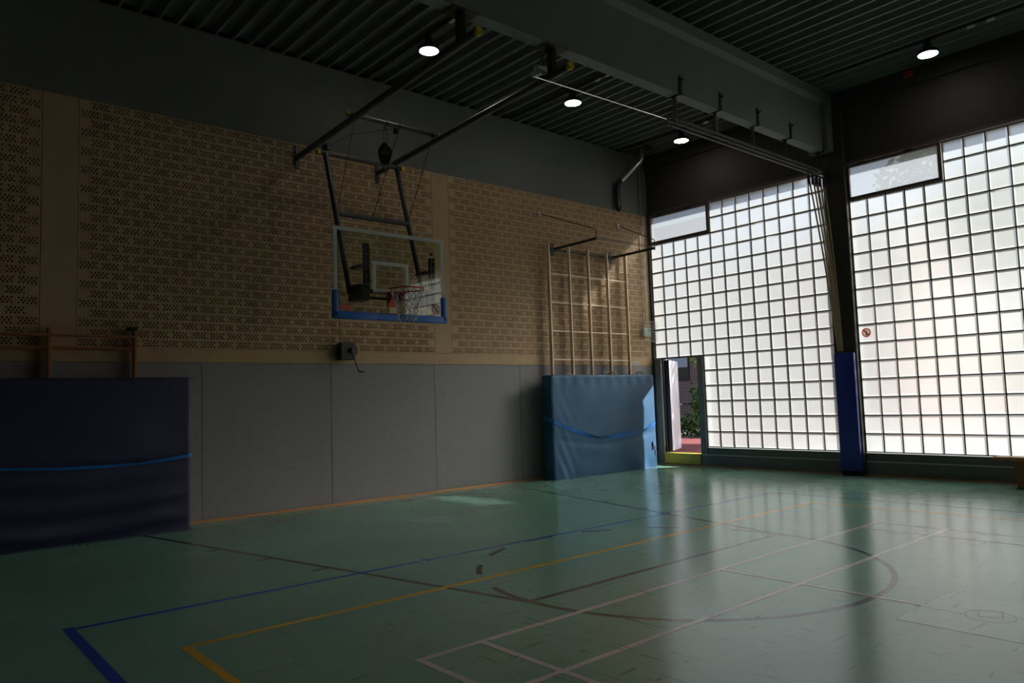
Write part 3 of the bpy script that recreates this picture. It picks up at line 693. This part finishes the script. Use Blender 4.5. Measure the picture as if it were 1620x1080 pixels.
def wr_l(a, b):
    h = -.015*math.exp(-((b-.45)/.03)**2)+.016*noise.noise(Vector((a*4, b*4, 9)))
    h += .028*max(0, .5-b)*2*math.sin(b*42+3.2*math.sin(a*3.5)+a*4)
    return h+.02*math.sin(math.pi*a)*math.sin(math.pi*b)
def ribbon(pts, name, parent, mat, wide=.045):
    # pts: (x, y, z, tilt) centre line; tilt 0 = flat on the mat, 1 = edge on
    v = []; f = []
    for x, y, z, tl in pts:
        a = tl*math.pi/2; h = wide/2
        v += [(x+h*math.sin(a)+.002, y, z+h*math.cos(a)), (x-h*math.sin(a)*.2+.002, y, z-h*math.cos(a)), (x-h*math.sin(a)*.2-.001, y, z-h*math.cos(a)), (x+h*math.sin(a)-.001, y, z+h*math.cos(a))]
    n = len(pts)
    for i in range(n-1):
        for k in range(4): f.append((i*4+k, i*4+(k+1) % 4, (i+1)*4+(k+1) % 4, (i+1)*4+k))
    f += [(3, 2, 1, 0), (n*4-4, n*4-3, n*4-2, n*4-1)]
    return MB().add(v, f).build(name, mat, parent, smooth=True)
def smoothpath(pts, n):
    out = []; m = len(pts)-1
    for i in range(n+1):
        u = i/n*m; k = min(int(u), m-1); f = u-k; f = f*f*(3-2*f)*.35+f*.65
        out.append(tuple(pts[k][q]*(1-f)+pts[k+1][q]*f for q in range(len(pts[0]))))
    return out
MXF = .40
mr = soft_mat('thick_gym_mat', -3.49, -.53, 1.905, .14, MXF, 'mat_r', 'steel blue thick crash mat leaning below the climbing ladder, half in sun', wr_r, 5)
sp = [(MXF-.20, -3.505, 1.13, 0), (MXF-.03, -3.50, 1.09, 0), (MXF+.012, -3.46, 1.06, .05), (MXF+.02, -3.2, .96, .25), (MXF+.02, -2.92, .86, .1), (MXF+.022, -2.6, .765, .35), (MXF+.026, -2.32, .705, .85), (MXF+.026, -2.1, .70, .8), (MXF+.025, -1.85, .705, .3), (MXF+.024, -1.4, .725, .25), (MXF+.022, -1.1, .755, .75), (MXF+.02, -.88, .79, .6), (MXF+.014, -.58, .90, .15), (MXF-.02, -.522, .93, 0), (MXF-.2, -.52, .97, 0)]
ribbon(smoothpath(sp, 90), 'strap', mr, 'strap', .075)
for yy in (-2.95, -1.76, -.90):
    hpth = arc((.33, yy, 1.895), .10, 0, math.pi, 12, 'yz'); hpth = [(x, y, 1.895+(z-1.895)*.62) for x, y, z in hpth]
    if yy < -2.5: hpth = [(x, y, 1.895+(z-1.895)*.3) for x, y, z in hpth]
    MB().tube(hpth, .011, 6).build('carry_handle', 'blackmet', mr, smooth=True)
lx = MXF+.022
MB().prism([(-.672, .385), (-.655, .37), (-.64, .44), (-.612, .475), (-.62, .505), (-.645, .49), (-.668, .53), (-.678, .50), (-.66, .455)], lx-.02, lx, 'x').build('printed_emblem', 'logo', mr, label='small dark printed emblem')
for y, z, w_, h_ in ((-.60, .44, .03, .022), (-.595, .40, .022, .02), (-.59, .35, .025, .02), (-.58, .31, .025, .018), (-.575, .27, .02, .016)): MB().box(lx-.02, lx, y-w_/2, y+w_/2, z-h_/2, z+h_/2).build('printed_text', 'logo', mr)
ml = soft_mat('thick_gym_mat', -12.85, -9.79, 1.90, .14, MXF, 'mat_l', 'dark navy thick crash mat leaning below the wall bars', wr_l, 8)
sp = [(MXF-.2, -12.86, 1.05, 0), (MXF+.012, -12.82, 1.0, 0), (MXF+.02, -12.3, .95, .1), (MXF+.022, -11.75, .905, .45), (MXF+.024, -11.2, .865, .35), (MXF+.024, -10.75, .855, .15), (MXF+.022, -10.4, .86, .6), (MXF+.02, -10.1, .885, .25), (MXF+.014, -9.83, .915, 0), (MXF-.03, -9.782, .93, 0), (MXF-.2, -9.78, .95, 0)]
ribbon(smoothpath(sp, 90), 'strap', ml, 'strap', .04)

# ------------------------------------------------------------------ climbing ladder and wall bars
ld = thing('climbing_ladder', (.08, -2.05, 0), 'pale wooden swing out climbing ladder frame on the brick wall', 'climbing frame')
LY = [-3.15, -2.60, -2.06, -1.50, -.92]
for yy in LY: MB().rbox(.06, .13, yy-.021, yy+.021, .02, 4.415, .006).build('post', 'ladder', ld)
for k in range(8):
    zz = 3.85-.549*k
    if zz < .1: continue
    for a, b in zip(LY, LY[1:]): MB().tube([(.095, a+.02, zz), (.095, b-.02, zz)], .0165, 10).build('rung', 'ladder', ld, smooth=True)
MB().tube([(.05, -3.05, 4.33), (.05, -1.2, 4.33)], .022, 10).build('rear_pipe', 'grey', ld, smooth=True)
for yy, wy, wz in ((-2.99, -3.27, 5.0), (-1.32, -1.0, 5.05)):
    am = MB().tube([(.02, yy, 4.33), (1.20, yy, 4.34)], .026, 12).build('swing_arm', 'blackmet', ld, smooth=True)
    MB().rbox(.001, .04, yy-.06, yy+.06, 4.23, 4.45, .006).build('wall_plate', 'grey', am)
    MB().tube([(.07, yy-.09, 4.33), (.07, yy+.09, 4.33)], .04, 12).build('hinge_collar', 'grey', am, smooth=True)
    MB().tube([(.001, wy, wz), (.03, wy, wz)], .045, 12).build('anchor_disc', 'steel', am, smooth=True)
    MB().tube([(.03, wy, wz), (1.17, yy, 4.52), (1.20, yy, 4.50), (1.20, yy, 4.30)], .009, 6).build('stay_rod', 'blackmet', am, smooth=True)
MB().tube([(1.20, -2.99, 4.35), (1.20, -1.32, 4.35)], .008, 6).build('tie_rod', 'blackmet', ld)
wb = thing('wall_bars', (.08, -11.3, 0), 'dark orange wooden wall bars behind the navy mat', 'wall bars')
WY = [-12.24, -11.31, -10.38]
for yy in WY: MB().rbox(.024, .12, yy-.02, yy+.02, .02, 2.505, .006).build('post', 'bars', wb)
for a, b in zip(WY, WY[1:]):
    for k in range(12):
        zz = 2.265 if k == 0 else 1.87-.15*k
        if zz < .1: continue
        MB().tube([(.085, a+.018, zz), (.085, b-.018, zz)], .018, 10).build('rung', 'bars', wb, smooth=True)
    MB().tube([(.13, a+.0, 2.415), (.13, b-.0, 2.415)], .017, 10).build('rung', 'bars', wb, smooth=True)
MB().rbox(.012, .14, -10.47, -10.36, 2.50, 2.54, .008).build('top_bracket', 'blackmet', wb)

# ------------------------------------------------------------------ lamps
def lamp(x, y, label):
    t = thing('ceiling_lamp', (x, y, 6.46), label, 'ceiling lamp', 'round high bay lamps')
    MB().lathe([(.148, .0), (.155, .012), (.15, .05), (.09, .07), (.06, .14), (.055, .20)], (x, y, 6.46), 28).build('housing', 'blackmet', t, smooth=True)
    MB().lathe([(.0, -.012), (.10, -.010), (.135, .0), (.135, .004)], (x, y, 6.458), 28).build('diffuser', 'lamp', t)
    MB().tube([(x, y, 6.655), (x, y, 6.71)], .02, 8).build('suspension', 'blackmet', t)
    MB().box(x-1.6, x+1.6, y-.03, y+.03, 6.66, 6.70).build('mounting_rail', 'grey', t)
    for dx in (.55, .80): MB().rbox(x+dx, x+dx+.10, y-.05, y-.01, 6.63, 6.66, .004).build('cable_clip', 'whitebox', t)
lamp(1.79, -6.98+.0, 'round white high bay lamp above the basketball board')
lamp(1.68, -3.96, 'round white high bay lamp between the goal pipe and rope rail')
lamp(1.62, -.86, 'round white high bay lamp near the silver duct pipe')
lamp(6.19, -.93, 'round white high bay lamp on the window side of the concrete beam')

# ------------------------------------------------------------------ rope rail and ropes
rr_ = thing('rope_rail', (4.08, -2.3, 5.3), 'steel climbing rope rail hung from the concrete beam on bent hooks', 'rope rail')
rl = MB()
for dx, dz in ((-.05, 0), (.05, 0), (-.05, -.06), (.05, -.06), (0, .035), (0, -.09)): rl.box(4.08+dx-.012, 4.08+dx+.012, -4.52, -.10, 5.31+dz-.012, 5.31+dz+.012)
rl.build('rail', 'grey', rr_)
for yy in (-4.40, -3.42, -2.40, -1.40, -.28):
    hk = MB().box(4.182, 4.196, yy-.022, yy+.022, 5.64, 5.92)
    hk.box(4.02, 4.196, yy-.022, yy+.022, 5.642, 5.658); hk.box(4.05, 4.10, yy-.02, yy+.02, 5.33, 5.645)
    hk.tube([(4.196, yy, 5.86), (4.24, yy, 5.86)], .014, 8)
    hk.build('hanger_hook', 'blackmet', rr_)
MB().tube([(4.02, -7.04, 5.272), (4.02, -4.4, 5.33)], .0065, 6).build('pull_cable', 'chrome', rr_)
pb = thing('junction_box', (3.92, -6.76, 5.36), 'light grey box hanging beside the goal hanger post', 'box')
MB().rbox(3.84, 4.00, -6.93, -6.69, 5.355, 5.41, .008).build('tray', 'whitebox', pb); MB().rbox(3.84, 3.93, -6.89, -6.69, 5.41, 5.50, .008).build('back_box', 'whitebox', pb)
MB().box(3.87, 3.98, -6.87, -6.75, 5.352, 5.356).build('window', 'grey', pb)
MB().tube([(3.92, -6.86, 5.49), (4.0, -6.86, 5.60), (4.06, -6.86, 5.655)], .012, 6).build('bracket', 'blackmet', pb)
for k in range(6):
    y0 = -.62+.085*k; x0 = 4.05+.03*(k % 3)
    a = Vector((x0, y0, 5.20)); b = Vector((4.165+.014*k, -.185+.012*(k % 2), 2.13))
    pts = [a.lerp(b, i/14)+Vector((0, .05*math.sin(math.pi*i/14), 0)) for i in range(15)]
    t = thing('climbing_rope', tuple(a), 'hemp climbing rope tied back against the dark pillar', 'rope', 'climbing ropes gathered at the pillar')
    MB().tube(pts, .015, 8).build('rope_strand', 'rope', t, smooth=True)
    MB().tube([a+Vector((0, 0, -.16)), a+Vector((0, 0, .0))], .024, 8).build('ferrule', 'blackmet', t, smooth=True)
    MB().tube([a+Vector((0, 0, -.02)), a+Vector((0, 0, .03))], .012, 8).build('runner', 'steel', t, smooth=True)
pd_ = thing('pillar_pad', ((PIL[0]+PIL[1])/2, -.12, .08), 'royal blue foam pad strapped round the foot of the pillar', 'pillar pad')
MB().rbox(PIL[0]+.03, PIL[1]-.015, -.175, -.09, .08, 2.10, .02, 2).build('pad_cover', 'pad', pd_, smooth=True)

# ------------------------------------------------------------------ corner pipes, exit sign, signs, bench
du = thing('duct_pipe', (.15, -.9, 6.7), 'bent silver duct pipe dropping from the ceiling in the corner', 'duct pipe')
dpath = [(.42, -.62, 6.72), (.42, -.62, 6.60), (.42, -.62, 6.48), (.40, -.64, 6.42), (.34, -.72, 6.32), (.22, -.88, 6.12), (.14, -.99, 6.0)]
MB().tube(dpath, [.062]*7, 16).build('silver_pipe', 'steel', du, smooth=True)
for z0 in (6.55, 6.46): MB().tube([(.42, -.62, z0), (.42, -.62, z0+.02)], .067, 16).build('clamp_ring', 'steel', du, smooth=True)
MB().rbox(.25, .6, -.82, -.45, 6.66, 6.71, .01).build('ceiling_flange', 'blackmet', du)
MB().tube([(.135, -1.0, 5.99), (.10, -1.04, 5.93), (.085, -1.05, 5.85), (.085, -1.05, 5.44), (.10, -1.05, 5.40), (.13, -1.02, 5.37)], .06, 14).build('black_downpipe', 'blackmet', du, smooth=True)
MB().tube([(.04, -.26, 6.7), (.04, -.26, 4.0), (.04, -.25, 2.98)], .012, 8).build('conduit', 'steel', origin=(.04, -.26, 2.98), smooth=True, label='thin steel conduit running down the brick wall to the exit sign', cat='conduit')
ex = thing('exit_sign', (.08, -.25, 2.75), 'small green and white exit sign inside a wire cage', 'exit sign')
MB().rbox(.0, .07, -.36, -.12, 2.74, 2.92, .01).build('sign_box', 'whitebox', ex)
sf = MB().box(.07, .073, -.235, -.13, 2.755, 2.905).build('green_panel', 'green', ex)
MB().box(.07, .073, -.35, -.24, 2.755, 2.905).build('pale_panel', 'label', ex)
fgm = MB(); fgm.box(.0735, .0745, -.20, -.175, 2.80, 2.85).box(.0735, .0745, -.195, -.18, 2.86, 2.885).box(.0735, .0745, -.215, -.20, 2.77, 2.81).box(.0735, .0745, -.175, -.155, 2.775, 2.815).box(.0735, .0745, -.16, -.14, 2.83, 2.84)
fgm.build('running_figure', 'signwhite', sf)
cg = MB(); cy0, cy1, cz0, cz1, cx = -.50, -.035, 2.62, 3.04, .17
for k in range(9):
    zz = cz0+(cz1-cz0)*k/8; cg.tube([(.012, cy0, zz), (cx, cy0, zz), (cx, cy1, zz), (.012, cy1, zz)], .0022, 4)
for k in range(10):
    yy = cy0+(cy1-cy0)*k/9; cg.tube([(.012, yy, cz1), (cx, yy, cz1), (cx, yy, cz0), (.012, yy, cz0)], .0022, 4)
for xx in (.06, .115): cg.tube([(xx, cy1, cz0), (xx, cy1, cz1)], .0022, 4); cg.tube([(xx, cy0, cz0), (xx, cy0, cz1)], .0022, 4)
cg.build('wire_cage', 'chrome', ex)
lbp = MB().rbox(.0, .006, -.72, -.50, 2.13, 2.19, .002).build('wall_label', 'plate', origin=(0, -.61, 2.13), label='small grey engraved label plate under the brickwork', cat='label')
pt_ = MB()
for k in range(6): pt_.box(.006, .0068, -.70+k*.03, -.68+k*.03, 2.148, 2.172)
pt_.build('engraving', 'logo', lbp)
# prohibition sign on the glass block by the pillar
sx_, sz_ = 4.585, 2.425; ys = -.002
nb = MB().tube([(sx_, ys, sz_), (sx_, ys-.004, sz_)], .072, 28).build('prohibition_sign', 'filmwhite', origin=(sx_, ys, sz_), label='round red ringed no drinks sign stuck on a glass block', cat='sign')
r1, r2 = arc((sx_, ys-.005, sz_), .060, 0, 2*math.pi, 32, 'xz'), arc((sx_, ys-.005, sz_), .077, 0, 2*math.pi, 32, 'xz'); rgm = MB().add(r1+r2+[(a, b+.004, c) for a, b, c in r2], [(i, 33+i, 34+i, i+1) for i in range(32)]+[(33+i, 66+i, 67+i, 34+i) for i in range(32)])
q = .046; u = .0075; rgm.add([(sx_-q-u, ys-.0052, sz_+q-u), (sx_+q-u, ys-.0052, sz_-q-u), (sx_+q+u, ys-.0052, sz_-q+u), (sx_-q+u, ys-.0052, sz_+q+u)], [(0, 1, 2, 3)])
rgm.build('red_ring', 'filmred', nb)
MB().add([(sx_+a, ys-.0046, sz_+b) for a, b in ((-.008, -.055), (.012, -.055), (.013, -.02), (.004, 0), (.004, .05), (-.004, .05), (-.004, 0), (-.009, -.02))], [tuple(range(8))]).build('bottle_print', 'signdark', nb)
MB().rbox(5.52, 5.66, -.13, -.06, 6.55, 6.64, .012).build('fire_alarm', 'redplast', origin=(5.59, -.1, 6.55), label='small red alarm box high on the dark fascia', cat='alarm')
# bench
bn = thing('gym_bench', (7.9, -.5, 0), 'long wooden gym bench standing against the plinth', 'bench')
MB().prism([(6.50, .395), (6.53, .44), (9.7, .44), (9.73, .395)], -.62, -.37, 'y').build('seat_board', 'wood', bn)
for a in (6.80, 9.2):
    l_ = MB().prism([(a, .0), (a+.10, .0), (a+.13, .395), (a-.03, .395)], -.60, -.55, 'y'); l_.prism([(a, .0), (a+.10, .0), (a+.13, .395), (a-.03, .395)], -.44, -.39, 'y'); l_.box(a, a+.1, -.55, -.44, .05, .33)
    l_.build('leg', 'bars', bn)
    MB().box(a-.02, a+.12, -.61, -.38, .0, .02).build('rubber_foot', 'grey', bn)
MB().box(6.9, 9.3, -.52, -.47, .06, .14).build('balance_beam', 'bars', bn)
